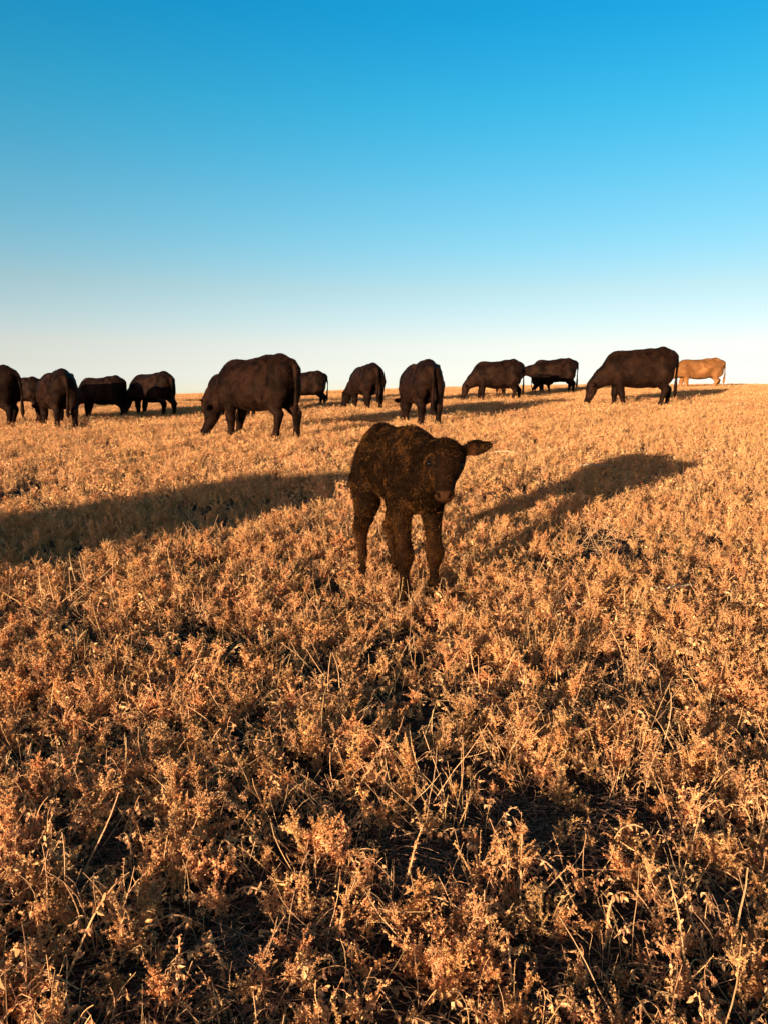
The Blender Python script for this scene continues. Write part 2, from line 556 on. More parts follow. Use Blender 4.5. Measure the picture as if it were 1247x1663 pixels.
def uv_sphere(r, seg=12, ring=8):
    V = [(0, 0, r)]
    for i in range(1, ring):
        for j in range(seg):
            a, b = math.pi * i / ring, 2 * math.pi * j / seg
            V.append((r * math.sin(a) * math.cos(b), r * math.sin(a) * math.sin(b), r * math.cos(a)))
    V.append((0, 0, -r))
    T, Qd = [], []
    for j in range(seg):
        T.append((0, 1 + j, 1 + (j + 1) % seg))
        T.append((len(V) - 1, 1 + (ring - 2) * seg + (j + 1) % seg, 1 + (ring - 2) * seg + j))
        for i in range(ring - 2):
            a = 1 + i * seg
            Qd.append((a + j, a + seg + j, a + seg + (j + 1) % seg, a + (j + 1) % seg))
    return np.array(V), [np.array(T), np.array(Qd)]


SV, SF = uv_sphere(1.0)
EYE = mesh_np("eye", SV, SF, True, [M_EYE])


def add_eyes(root, P, fr, wide, r):
    d, u, n, L = fr
    for s in (1, -1):
        e = link("eye", EYE, root, Vector(np.array(P) + L * (.36 * d + .02 * n + s * .205 * wide * u)))
        e.scale = (r,) * 3


def cow_tint(V, seed, tanned=False):
    r = np.random.default_rng(seed)
    c = np.ones((len(V), 3))
    ph = r.uniform(0, 6.28, 8)
    patch = np.sin(V[:, 0] * 5.1 + ph[0]) * np.sin(V[:, 2] * 6.3 + ph[1]) + .6 * np.sin(V[:, 0] * 11 + V[:, 2] * 9 + ph[2]) * np.sin(V[:, 1] * 8 + ph[3])
    c *= (1 + .20 * patch)[:, None]
    return np.clip(c, .45, 1.7)


def graze(drop=0.0, side=0.0, fwd=0.0):
    return ((1.03 + fwd, side * .35, .56 + drop), (1.21 + fwd, side * .62, .12 + drop))


# x, y, heading (0 = to the right, 90 = away), height, head pose, legs, options, label
COWS = [
    dict(x=-8.75, y=16.9, hd=172, ht=1.38, head=graze(), legs=(.0, .12, -.06, .10), tail_y=.0, tail=.05, hair=9000,
         label="black cow cut off by the left edge of the picture, only its rump showing", g=1),
    dict(x=-10.75, y=22.9, hd=178, ht=1.10, head=graze(), legs=(0, .1, .08, -.05),
         label="small black cow glimpsed between the two leftmost cows"),
    dict(x=-7.02, y=16.7, hd=127, ht=1.27, head=graze(0, .25), legs=(.05, -.12, .12, -.14), fat=1.08, hair=9000,
         label="wide black cow seen from behind, second big cow from the left edge"),
    dict(x=-7.22, sx=.80, y=19.9, hd=174, ht=1.13, head=graze(), legs=(.02, .14, -.16, .06),
         label="black grazing cow, side on with its head behind the wide cow's leg"),
    dict(x=-5.95, y=19.95, hd=147, ht=1.17, head=graze(0, .22), legs=(-.05, .12, .0, -.10), fat=1.06,
         label="black cow with shaded belly and one ear out, left of the largest cow"),
    dict(x=-2.10, y=12.75, sx=.83, hd=148, ht=1.39, head=graze(-.03, .36, -.10), legs=(-.02, .16, .10, -.08), tail=-.02, hair=34000,
         label="largest black cow in the herd, grazing left of the calf with a frosty tail"),
    dict(x=-3.62, y=18.6, hd=150, ht=1.16, head=graze(), legs=(0, .1, 0, .1),
         label="black cow almost hidden behind the largest cow, only its shoulder showing"),
    dict(x=-2.36, y=22.6, hd=177, ht=1.08, head=graze(), legs=(.06, -.05, .02, -.10),
         label="small black cow side on, just right of the largest cow"),
    dict(x=-.46, y=19.75, sx=.85, hd=113, ht=1.23, head=graze(0, .55), legs=(.02, -.06, .10, -.02), hair=9000,
         label="black cow turned away with its head and one ear showing at its lower left"),
    dict(x=.66, y=14.4, sx=.86, hd=104, ht=1.21, head=graze(0, .1), legs=(.10, -.05, .06, -.10), fat=1.0, hair=12000,
         label="black cow seen from behind directly above the calf"),
    dict(x=3.14, sx=.85, y=22.1, hd=176, ht=1.25, head=graze(), legs=(-.04, .10, .16, -.12), hair=9000,
         label="black grazing cow whose rump overlaps another cow's front, right of the calf"),
    dict(x=5.74, y=26.7, hd=178, ht=1.25, head=((1.16, .0, .92), (1.40, .02, .52)), legs=(.02, -.14, -.04, .06),
         label="black cow on the crest with shaded belly and its head hidden behind a grazing cow"),
    dict(x=5.84, sx=.86, y=18.15, hd=174, ht=1.42, head=graze(-.02, .06, .04), legs=(-.16, .02, .16, -.10), hair=28000,
         label="large black grazing cow at right in front of the tan cow"),
    dict(x=12.68, y=31.7, sx=1.12, hd=177, ht=1.30, head=graze(.02, 0, -.02), legs=(-.06, .10, .18, -.06), tan=True, udder=False,
         label="tan cow grazing on the crest at far right"),
    dict(x=-5.75, y=-.15, hd=148, ht=1.32, head=graze(.05), legs=(0, .1, .08, -.06),
         label="black cow beyond the left of the picture, casting the broad shadow behind the calf"),
]


def make_cow(i, c):
    near = c["y"] < 16.5 or c.get("hair", 0) > 15000
    h = .020 if near else .027
    V, Q, fr = build_cow(h, c["head"], c["legs"], c.get("tail", 0), c.get("tail_y", 0), c.get("fat", 1.0), udder=c.get("udder", True), seed=i)
    col = cow_tint(V, i)
    if c.get("tan"):
        col *= 1 + np.clip((.66 - V[:, 2:3]) * 3, 0, 1) * np.array([.3, .33, .36])
        mt = M_TAN
    else:
        mt = M_BLACK
    o = link("cow", mesh_np("cow", V, Q, True, [mt], col))
    sc = c["ht"] / 1.325
    place(o, c["x"], c["y"], c["hd"], sc, -.01)
    o.scale = (sc * c.get("sx", .91), sc * 1.03, sc)
    tag(o, c["label"], "cow", "cattle grazing up the slope")
    add_eyes(o, c["head"][0], fr, .94, .022)
    nh = c.get("hair", 0)
    if nh:
        wid = .0030 if nh > 15000 else .004
        base = np.array([.024, .0080, .0038])
        def cf(P, r):
            p = .70 + .5 * np.sin(P[:, 0] * 9 + i + np.sin(P[:, 2] * 11)) * np.sin(P[:, 2] * 10 + i * 2 + np.sin(P[:, 0] * 8)) + .3 * np.sin(P[:, 0] * 27 + P[:, 2] * 9) - .25 + r.exponential(.55, len(P))
            return base * np.clip(p, .15, 3.2)[:, None]
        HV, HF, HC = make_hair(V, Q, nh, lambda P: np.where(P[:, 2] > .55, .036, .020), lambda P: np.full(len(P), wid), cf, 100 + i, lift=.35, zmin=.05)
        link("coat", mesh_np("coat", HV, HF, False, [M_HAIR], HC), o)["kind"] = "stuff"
    return o


for i, c in enumerate(COWS):
    make_cow(i, c)


# ------------------------------------------------------------------ calves
def build_calf(h, P, Mz, roll, legs, ears, detail=True):
    B = Body((-.62, -.33, -.02), (.80, .36, 1.02), h)
    B.ell((.15, 0, .640), (.23, .125, .185), .05)
    B.ell((-.06, 0, .655), (.32, .132, .165), .06)
    B.ell((-.28, 0, .700), (.17, .128, .145), .06)
    B.ell((.15, 0, .79), (.14, .065, .075), .06)
    B.cone((.14, 0, .81), (-.26, 0, .812), .052, .058, .07)
    B.cone((-.26, 0, .812), (-.42, 0, .772), .055, .048, .06)
    B.ell((.29, 0, .585), (.09, .085, .105), .05)
    for s in (-1, 1):
        B.ell((-.22, s * .098, .785), (.05, .03, .035), .05)
        B.ell((.21, s * .095, .63), (.085, .048, .14), .04)
        B.ell((-.33, s * .080, .61), (.115, .062, .145), .04)
    for s, (ox, oy) in ((1, legs[0]), (-1, legs[1])):
        y = s * .085 + oy
        B.chain([(.21, s * .09, .56, .074), (.185 + ox * .2, s * .088, .47, .056), (.211 + ox * .5, y, .325, .036), (.226 + ox * .55, y, .272, .045), (.217 + ox * .6, y, .235, .037),
                 (.210 + ox * .7, y, .205, .025), (.21 + ox * .9, y, .11, .024), (.214 + ox, y, .085, .038), (.228 + ox, y, .05, .034), (.240 + ox, y, .022, .040)], .018)
    for s, (ox, oy) in ((1, legs[2]), (-1, legs[3])):
        y = s * .085 + oy
        B.chain([(-.32, s * .085, .58, .086), (-.265 + ox * .2, s * .095, .47, .070), (-.33 + ox * .5, s * .088 + oy * .5, .385, .049), (-.398 + ox * .6, y, .320, .043),
                 (-.390 + ox * .7, y, .27, .029), (-.367 + ox * .95, y, .11, .025), (-.36 + ox, y, .085, .038), (-.348 + ox, y, .05, .034), (-.335 + ox, y, .022, .040)], .018)
    P = np.array(P, float); Mz = np.array(Mz, float)
    d, u, n = head_frame(P, Mz, roll)
    L = np.linalg.norm(Mz - P)
    nape = P + L * (.16 * d - .12 * n)
    a = np.array([.20, 0, .73]); b = np.array([.26, 0, .62])
    B.cone(a, nape, .105, .080, .05)
    B.cone(b, nape + np.array([-.01, 0, -.04]), .105, .072, .05)
    fr = calf_head(B, P, Mz, roll, ears, detail)
    B.chain([(-.42, 0, .76, .030), (-.465, .0, .70, .022), (-.475, .01, .55, .016), (-.47, .015, .42, .018), (-.465, .02, .34, .010)], .02)
    V, Q = B.polygonize()
    return V, Q, fr


def calf_head(B, P, Mz, roll, ears, detail):
    """short broad calf head: domed crown, wide-set eyes under brows, straight bridge, square moist muzzle"""
    L = np.linalg.norm(Mz - P)
    d, u, n = head_frame(P, Mz, roll)
    at = lambda a, b, c: P + L * (a * d + b * n + c * u)
    Mx = np.stack([d, u, n])
    B.ell(at(.22, -.06, 0), np.array([.27, .335, .23]) * L, .03, Mx, p=2.3)
    B.ell(at(.08, .07, 0), np.array([.13, .17, .11]) * L, .03, Mx)
    B.cone(at(.30, .045, 0), at(.84, .045, 0), .125 * L, .085 * L, .03)          # bridge
    B.cone(at(.40, -.06, 0), at(.86, -.05, 0), .20 * L, .13 * L, .03)          # face
    for s in (-1, 1):
        B.cone(at(.30, -.20, s * .13), at(.70, -.13, s * .075), .115 * L, .075 * L, .03)    # jaw
        B.ell(at(.315, .075, s * .225), np.array([.075, .055, .05]) * L, .018, Mx)          # brow
        B.ell(at(.45, -.02, s * .205), np.array([.10, .05, .07]) * L, .02, Mx)              # cheek bone
        B.ell(at(.895, .015, s * .085), np.array([.075, .075, .085]) * L, .018, Mx)         # nostril wing
    B.ell(at(.92, -.02, 0), np.array([.075, .13, .085]) * L, .018, Mx, p=2.5)               # muzzle pad
    B.ell(at(.90, -.13, 0), np.array([.07, .10, .05]) * L, .015, Mx)                        # chin
    for s, e in zip((1, -1), ears):
        ed = norm(s * e[0] * u + e[1] * n + e[2] * d)
        base = at(.06, -.03, s * .26)
        wdir = norm(np.cross(ed, n if abs(ed @ n) < .8 else d))
        tdir = np.cross(ed, wdir)
        E = np.stack([ed, wdir, tdir])
        EL = .50 * L
        B.cone(base, base + ed * EL * .3, .055 * L, .05 * L, .018)
        B.ell(base + ed * EL * .48, np.array([EL * .42, .170 * L, .028 * L]), .012, E)
        B.ell(base + ed * EL * .80, np.array([EL * .30, .085 * L, .022 * L]), .012, E)
        if detail:
            B.ell(base + ed * EL * .52 + n * L * .045, np.array([EL * .32, .125 * L, .028 * L]), .010, E, sub=True)
    if detail:
        for s in (-1, 1):
            B.ell(at(.955, .045, s * .098), np.array([.05, .028, .030]) * L, .006, Mx, sub=True)
            B.ell(at(.375, .05, s * .285), np.array([.058, .045, .042]) * L, .010, Mx, sub=True)
        B.ell(at(.99, -.10, 0), np.array([.03, .12, .010]) * L, .006, Mx, sub=True)
    return d, u, n, L


CALF_P, CALF_M = (.490, .012, .805), (.650, -.070, .578)
V, Q, fr = build_calf(.0085, CALF_P, CALF_M, R(-4), ((.03, .0), (.05, -.005), (.05, .01), (.03, .0)),
                      ((.97, .20, -.10), (.42, -.88, .22)))
d_, u_, n_, L_ = fr
rel = V - np.array(CALF_P)
ha, hu, hn = rel @ d_ / L_, rel @ u_ / L_, rel @ n_ / L_
headmask = (ha > -.05) & (ha < 1.1) & (np.abs(hu) < .5) & (np.abs(hn) < .45) & (V[:, 0] > .42)
col = np.ones((len(V), 3))
nose = headmask & (ha > .915) & (hn > -.08)
col[nose] = np.array([4.2, 3.4, 3.2])
nost = nose & (((hu - .098) ** 2 + (hn - .045) ** 2 < .0014) | ((hu + .098) ** 2 + (hn - .045) ** 2 < .0014))
col[nost] = .4
ear = headmask & (hu > .345)
col[ear] = np.array([5.0, 3.6, 2.6])
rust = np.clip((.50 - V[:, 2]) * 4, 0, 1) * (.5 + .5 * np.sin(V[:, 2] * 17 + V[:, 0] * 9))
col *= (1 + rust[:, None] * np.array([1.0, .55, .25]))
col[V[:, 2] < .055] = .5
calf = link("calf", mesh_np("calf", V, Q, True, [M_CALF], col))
CX, CY = .09, 4.03
place(calf, CX, CY, -90 + 24, 1.0, -.012)
calf.scale = (.93, 1, 1.04)
tag(calf, "fluffy black calf facing the camera in the middle of the field", "calf")
for sg in (1, -1):
    ey = link("eye", EYE, calf, Vector(np.array(CALF_P) + L_ * (.375 * d_ + .028 * n_ + sg * .252 * u_)))
    ey.scale = (.0145, .0145, .0125)


def in_head(P):
    q = P - np.array(CALF_P)
    a = q @ d_ / L_
    return (a > -.02) & (P[:, 0] > .42)


def calf_len(P):
    q = (P - np.array(CALF_P)) / L_
    a, b, c = q @ d_, q @ u_, q @ n_
    ln = np.where(P[:, 2] > .50, .024, np.where(P[:, 2] > .34, .018, np.where(P[:, 2] > .10, .010, .008)))
    hd = in_head(P)
    ln = np.where(hd, np.where(a < .15, .025, np.where(a < .32, .012, .0065)), ln)
    ln = np.where(hd & (a > .84), .002, ln)
    ln = np.where(hd & (np.abs(b) > .345), .008, ln)
    eye = hd & (np.abs(a - .375) < .075) & (np.abs(np.abs(b) - .26) < .07)
    return np.where(eye, .002, ln)


def noise3(P, f, seed):
    G = np.random.default_rng(seed).random((32, 32, 32))
    q = P * f + 100.37
    i = np.floor(q).astype(int)
    w = q - i
    w = w * w * (3 - 2 * w)
    o = 0
    for a in (0, 1):
        for b in (0, 1):
            for c in (0, 1):
                k = np.where(a, w[:, 0], 1 - w[:, 0]) * np.where(b, w[:, 1], 1 - w[:, 1]) * np.where(c, w[:, 2], 1 - w[:, 2])
                o = o + k * G[(i[:, 0] + a) % 32, (i[:, 1] + b) % 32, (i[:, 2] + c) % 32]
    return o


def calf_col(P, r):
    k = np.array([.0055, .0019, .0008])
    br = np.array([.200, .064, .0145])
    x, y, z = P.T
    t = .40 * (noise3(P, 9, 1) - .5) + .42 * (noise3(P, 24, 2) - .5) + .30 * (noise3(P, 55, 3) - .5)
    near = np.linalg.norm(P - (np.array(CALF_P) + np.array([-.06, -.04, -.12])), axis=1)  # distance from the neck; hair close to it is darkened, shade put into colour
    t = np.clip(-.065 + t + r.exponential(.10, len(P)) + np.clip((.46 - z) * 1.2, 0, .13) + .07 * (x < -.22) - .22 * np.clip(1 - near / .24, 0, 1), 0, 1)  # browner lower legs; haunch lightened by painted sunlight
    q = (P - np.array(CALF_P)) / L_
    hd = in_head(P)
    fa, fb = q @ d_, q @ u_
    t = np.where(hd, np.clip(t * .8 + .06 + .20 * np.exp(-(fb / .09) ** 2) * (fa > .22) + .30 * (fb < -.16) * (fa > .25), 0, 1), t)  # bridge and right cheek lightened: sunlight painted into the face hair
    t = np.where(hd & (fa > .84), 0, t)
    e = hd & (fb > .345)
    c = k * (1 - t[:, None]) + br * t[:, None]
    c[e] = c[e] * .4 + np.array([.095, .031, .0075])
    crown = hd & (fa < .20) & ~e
    c[crown] *= .3
    return c


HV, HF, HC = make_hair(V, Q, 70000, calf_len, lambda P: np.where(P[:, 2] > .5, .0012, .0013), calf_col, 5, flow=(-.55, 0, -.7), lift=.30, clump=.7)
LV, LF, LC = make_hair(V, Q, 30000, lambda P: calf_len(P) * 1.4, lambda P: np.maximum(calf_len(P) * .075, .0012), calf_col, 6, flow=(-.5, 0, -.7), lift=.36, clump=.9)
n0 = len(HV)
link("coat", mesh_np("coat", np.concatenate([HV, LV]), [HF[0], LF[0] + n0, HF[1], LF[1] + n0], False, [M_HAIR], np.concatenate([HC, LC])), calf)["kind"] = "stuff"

V, Q, fr = build_calf(.016, (.47, 0, .88), (.66, .02, .68), 0, ((0, 0),) * 4, ((.95, .1, 0), (.95, .1, 0)), False)
tc = link("calf", mesh_np("tan_calf", V, Q, True, [M_TAN], np.ones((len(V), 3)) * np.array([1.2, 1.15, 1.1])))
place(tc, 3.62, 24.2, 75, .95, -.01)

tag(tc, "tan calf hidden behind a grazing cow, only its legs showing under the belly", "calf")
add_eyes(tc, (.47, 0, .88), fr, 1.0, .015)


V, Q, fr = build_calf(.016, (.47, 0, .80), (.68, .02, .66), 0, ((.04, 0), (-.05, 0), (0, 0), (.06, 0)), ((.95, .1, 0), (.95, .1, 0)), False)
bc = link("calf", mesh_np("small_calf", V, Q, True, [M_BLACK], np.ones((len(V), 3)) * .5))
place(bc, 5.22, 25.6, 4, .86, -.01)
tag(bc, "small black calf standing against the belly of the cow on the crest", "calf")
add_eyes(bc, (.47, 0, .80), fr, 1.0, .015)


# ------------------------------------------------------------------ weeds
class Geo:
    def __init__(self):
        self.V, self.T, self.C = [], [], []
        self.n = 0

    def add(self, V, T, c):
        V = np.asarray(V, float)
        self.V.append(V); self.T.append(np.asarray(T) + self.n)
        self.C.append(np.broadcast_to(np.asarray(c, float), (len(V), 3)))
        self.n += len(V)

    def tube(self, pts, r0, r1, c, sides=3):
        pts = np.asarray(pts, float)
        m = len(pts)
        t = np.gradient(pts, axis=0)
        t /= np.linalg.norm(t, axis=1)[:, None] + 1e-9
        ref = np.array([.31, .77, .21])
        a = np.cross(t, ref); a /= np.linalg.norm(a, axis=1)[:, None] + 1e-9
        b = np.cross(t, a)
        rad = np.linspace(r0, r1, m)
        ang = np.arange(sides) * 2 * math.pi / sides
        V = (pts[:, None] + rad[:, None, None] * (np.cos(ang)[None, :, None] * a[:, None] + np.sin(ang)[None, :, None] * b[:, None])).reshape(-1, 3)
        T = []
        for i in range(m - 1):
            for j in range(sides):
                p, q = i * sides + j, i * sides + (j + 1) % sides
                T += [(p, q, q + sides), (p, q + sides, p + sides)]
        self.add(V, T, c)

    def leaflets(self, P, D, length, width, C, r):
        """many small kite leaves: P, D (n,3)"""
        n = len(P)
        D = D / (np.linalg.norm(D, axis=1)[:, None] + 1e-9)
        S = np.cross(D, r.normal(0, 1, (n, 3))); S /= np.linalg.norm(S, axis=1)[:, None] + 1e-9
        N = np.cross(D, S)
        ln = np.broadcast_to(length, (n,))[:, None]; wd = np.broadcast_to(width, (n,))[:, None]
        mid = P + D * ln * .5 + N * ln * r.uniform(-.18, .18, (n, 1))
        V = np.stack([P, mid + S * wd * .5, P + D * ln + N * ln * r.uniform(-.3, .3, (n, 1)), mid - S * wd * .5], 1).reshape(-1, 3)
        b = np.arange(n)[:, None] * 4
        T = np.concatenate([b + np.array([0, 1, 2]), b + np.array([0, 2, 3])])
        self.V.append(V); self.T.append(T + self.n); self.C.append(np.repeat(C, 4, 0)); self.n += len(V)

    def leaf(self, base, D, L, W, curl, c, r):
        """withered leaf: folded along its midrib and curled, 3 segments"""
        D = norm(D)
        S = norm(np.cross(D, r.normal(0, 1, 3)))
        N = np.cross(D, S)
        V = []
        p = np.array(base, float)
        dd = D.copy()
        ws = [.25, 1.0, .85, .1]
        for i in range(4):
            w = W * .5 * ws[i]
            V += [p - S * w + N * w * .7, p, p + S * w + N * w * .7]
            dd = norm(dd + N * curl * .5 + r.normal(0, .12, 3))
            p = p + dd * L / 3
        T = []
        for i in range(3):
            for j in range(2):
                a = i * 3 + j
                T += [(a, a + 1, a + 4), (a, a + 4, a + 3)]
        self.add(V, T, c)

    def mesh(self, name, mat, smooth=False):
        return mesh_np(name, np.concatenate(self.V), np.concatenate(self.T), smooth, [mat], np.concatenate(self.C))


GOLD = np.array([.72, .280, .092])
PALE = np.array([.82, .400, .160])
RUST = np.array([.60, .205, .058])
STEM = np.array([.70, .320, .118])


def cvar(base, r, s=.16):
    return np.clip(base * (1 + r.normal(0, s)) * (1 + r.normal(0, .018, 3)), .02, .92)


def curve_pts(p, d, L, m, r, wob=.18, droop=0.0):
    pts = [np.array(p, float)]
    d = norm(d)
    for i in range(m):
        d = norm(d + r.normal(0, wob, 3) / m ** .5 + np.array([0, 0, -droop / m * (i + 1) / m * 2]))
        pts.append(pts[-1] + d * L / m)
    return np.array(pts)


def spike(g, pts, r, step, size, col, start=.25, per=2):
    """stem set with tight clumps of tiny dry leaves"""
    seg = np.linalg.norm(np.diff(pts, axis=0), axis=1)
    cum = np.concatenate([[0], np.cumsum(seg)])
    n = max(int(cum[-1] * (1 - start) / step), 2)
    s = np.repeat(np.linspace(cum[-1] * start, cum[-1], n) + 0, per)
    node = step * 3.2
    s = np.clip(np.round(s / node) * node + r.normal(0, node * .16, len(s)), cum[-1] * start, cum[-1])
    P = np.stack([np.interp(s, cum, pts[:, k]) for k in range(3)], -1)
    t = norm(pts[-1] - pts[0])
    D = r.normal(0, 1, P.shape) + t * .75
    sz = size * r.uniform(.5, 1.35, len(P)) * (1.1 - .45 * (s - s[0]) / max(cum[-1] - s[0], 1e-6))
    C = col * (1 + r.normal(0, .2, (len(P), 1)))
    P = P + r.normal(0, size * .22, P.shape)
    g.leaflets(P, D, sz, sz * r.uniform(.4, .75, len(P)), np.clip(C, .02, .9), r)


def bushy(seed, H, nb, step, size, per=2, sides=3, segs=5):
    """upright bushy weed: stems whose side branches are spikes of small leaves"""
    r = np.random.default_rng(seed)
    g = Geo()
    base_c = RUST * .12 + GOLD * .63 + PALE * .25 if seed % 3 else RUST * .45 + GOLD * .55
    for s in range(r.integers(2, 4)):
        az = r.uniform(0, 6.28)
        ti = r.uniform(.05, .55)
        main = curve_pts((r.normal(0, .012), r.normal(0, .012), -.02), (math.cos(az) * ti, math.sin(az) * ti, 1), H * r.uniform(.75, 1.1), segs + 2, r, .2)
        c = cvar(STEM * .85, r)
        g.tube(main, .0021, .0008, c, sides)
        spike(g, main, r, step, size, cvar(base_c, r), .45, per)
        for b in range(nb):
            f = r.uniform(.12, .85) * (len(main) - 1)
            i = int(f)
            p = main[i] + (main[min(i + 1, len(main) - 1)] - main[i]) * (f - i)
            a2 = r.uniform(0, 6.28)
            L = H * r.uniform(.22, .52) * (1.1 - .6 * f / len(main))
            br = curve_pts(p, (math.cos(a2) * .75, math.sin(a2) * .75, r.uniform(.35, 1.1)), L, segs, r, .3, r.uniform(-.4, .4))
            g.tube(br[::2] if segs > 4 else br, .0012, .0006, c, 3)
            spike(g, br, r, step, size, cvar(base_c, r), .15, per)
    return g


def droopy(seed, H, ns, nodes, leafL, sides=3):
    """legume-like stalks that arch over, hung with curled withered leaves"""
    r = np.random.default_rng(seed)
    g = Geo()
    for s in range(ns):
        az = r.uniform(0, 6.28); ti = r.uniform(.1, .7)
        main = curve_pts((r.normal(0, .02), r.normal(0, .02), -.02), (math.cos(az) * ti, math.sin(az) * ti, 1), H * r.uniform(.7, 1.25), 9, r, .28, r.uniform(.2, 3.2))
        c = cvar(PALE * .5 + STEM * .5, r, .12)
        g.tube(main, .0022, .0010, c, sides)
        for k in range(nodes):
            f = r.uniform(.25, 1) ** .8 * (len(main) - 1)
            i = min(int(f), len(main) - 2)
            p = main[i] + (main[i + 1] - main[i]) * (f - i)
            a2 = r.uniform(0, 6.28)
            pet = curve_pts(p, (math.cos(a2), math.sin(a2), .4), r.uniform(.012, .04), 3, r, .3, 1.6)
            g.tube(pet[[0, 2, 3]], .0009, .0006, c, 3)
            lc = cvar(GOLD * .75 + PALE * .25 if r.random() < .6 else PALE * .8 + GOLD * .2, r, .18)
            for q in range(3):
                L = leafL * r.uniform(.55, 1.2)
                g.leaf(pet[-1], (r.normal(0, .55), r.normal(0, .55), -1 + r.uniform(-.2, .6)), L, L * r.uniform(.35, .6), r.uniform(-1.0, 1.0), lc * r.uniform(.8, 1.15), r)
    return g


def stalks(seed, H, n):
    r = np.random.default_rng(seed)
    g = Geo()
    for s in range(n):
        az = r.uniform(0, 6.28); ti = r.uniform(.05, .9)
        main = curve_pts((r.normal(0, .03), r.normal(0, .03), -.02), (math.cos(az) * ti, math.sin(az) * ti, 1), H * r.uniform(.5, 1.3), 5, r, .16, r.uniform(-.2, .9))
        g.tube(main, .0018, .0008, cvar(PALE * .85, r, .15), 3)
        if r.random() < .5:
            spike(g, main, r, .006, .008, cvar(GOLD, r), .6, 1)
    return g


def far_patch(seed, rad, n, H, size):
    """a patch of many small plants seen from afar"""
    r = np.random.default_rng(seed)
    g = Geo()
    for k in range(n):
        a = r.uniform(0, 6.28); q = rad * math.sqrt(r.random())
        h = H * r.uniform(.45, 1.25)
        az = r.uniform(0, 6.28)
        p0 = np.array([q * math.cos(a), q * math.sin(a), -.02])
        p1 = p0 + np.array([math.cos(az) * h * .35, math.sin(az) * h * .35, h])
        c = cvar(GOLD * .6 + (RUST if r.random() < .4 else PALE) * .4, r, .2) * .88
        m = 9
        t = r.random(m) ** .7
        P = p0 + (p1 - p0) * t[:, None] + r.normal(0, h * .10, (m, 3))
        D = r.normal(0, 1, (m, 3)) + np.array([0, 0, .5])
        sz = size * r.uniform(.6, 1.4, m)
        g.leaflets(P, D, sz * 1.25, sz * .6, np.clip(c * (1 + r.normal(0, .18, (m, 1))), .02, .9), r)
        if k % 2 == 0:
            g.tube([p0, (p0 + p1) / 2, p1], .0022, .0015, c, 3)
    return g


protos = {"near": [], "mid": [], "far": []}
for k in range(7):
    protos["near"].append(bushy(20 + k, [.17, .20, .15, .22, .18, .13, .19][k], [8, 9, 8, 10, 11, 9, 8][k], .0048, .0095, 3).mesh("w", M_PLANT))
for k in range(6):
    protos["near"].append(droopy(40 + k, [.17, .21, .15, .19, .23, .16][k], [3, 3, 4, 3, 2, 4][k], [6, 7, 5, 6, 8, 5][k], .021).mesh("w", M_PLANT))
for k in range(3):
    protos["near"].append(stalks(60 + k, .19, 5).mesh("w", M_PLANT))
for k in range(5):
    protos["mid"].append(bushy(80 + k, [.17, .19, .15, .21, .16][k], 8, .0085, .013, 2, 3, 4).mesh("w", M_PLANT))
for k in range(4):
    protos["mid"].append(droopy(100 + k, [.16, .2, .18, .15][k], 3, 5, .025).mesh("w", M_PLANT))
protos["mid"].append(stalks(120, .19, 6).mesh("w", M_PLANT))
for k in range(6):
    protos["far"].append(far_patch(140 + k, .30, 60, .16, .022).mesh("w", M_PLANT))


def scatter_object(name, meshes, P, rot, scl, idx, label, cat):
    """one object carrying all instances (ground cover nobody could count)"""
    src = bpy.data.collections.new(name + "_kinds")
    for k, me in enumerate(meshes):
        ob = bpy.data.objects.new("%s_kind_%02d" % (name, k), me)
        src.objects.link(ob)
    me = bpy.data.meshes.new(name)
    me.vertices.add(len(P))
    me.vertices.foreach_set("co", np.asarray(P, np.float32).ravel())
    for nm, ty, dat in (("rot", 'FLOAT_VECTOR', rot), ("scl", 'FLOAT_VECTOR', scl)):
        a = me.attributes.new(nm, ty, 'POINT'); a.data.foreach_set("vector", np.asarray(dat, np.float32).ravel())
    a = me.attributes.new("kind", 'INT', 'POINT'); a.data.foreach_set("value", np.asarray(idx, np.int32))
    ob = link(name, me)
    ng = bpy.data.node_groups.new(name, 'GeometryNodeTree')
    ng.interface.new_socket("Geometry", in_out='INPUT', socket_type='NodeSocketGeometry')
    ng.interface.new_socket("Geometry", in_out='OUTPUT', socket_type='NodeSocketGeometry')
    gi = ng.nodes.new("NodeGroupInput"); go = ng.nodes.new("NodeGroupOutput")
    ci = ng.nodes.new("GeometryNodeCollectionInfo")
    ci.inputs["Collection"].default_value = src
    ci.inputs["Separate Children"].default_value = True
    ci.inputs["Reset Children"].default_value = True
    ip = ng.nodes.new("GeometryNodeInstanceOnPoints")
    ip.inputs["Pick Instance"].default_value = True
    def attr(nm, ty):
        n = ng.nodes.new("GeometryNodeInputNamedAttribute"); n.data_type = ty; n.inputs["Name"].default_value = nm
        return n.outputs["Attribute"]
    ng.links.new(gi.outputs[0], ip.inputs["Points"])
    ng.links.new(ci.outputs[0], ip.inputs["Instance"])
    ng.links.new(attr("kind", 'INT'), ip.inputs["Instance Index"])
    ng.links.new(attr("rot", 'FLOAT_VECTOR'), ip.inputs["Rotation"])
    ng.links.new(attr("scl", 'FLOAT_VECTOR'), ip.inputs["Scale"])
    ng.links.new(ip.outputs[0], go.inputs[0])
    md = ob.modifiers.new("scatter", 'NODES')
    md.node_group = ng
    tag(ob, label, cat, None, "stuff")
    return ob


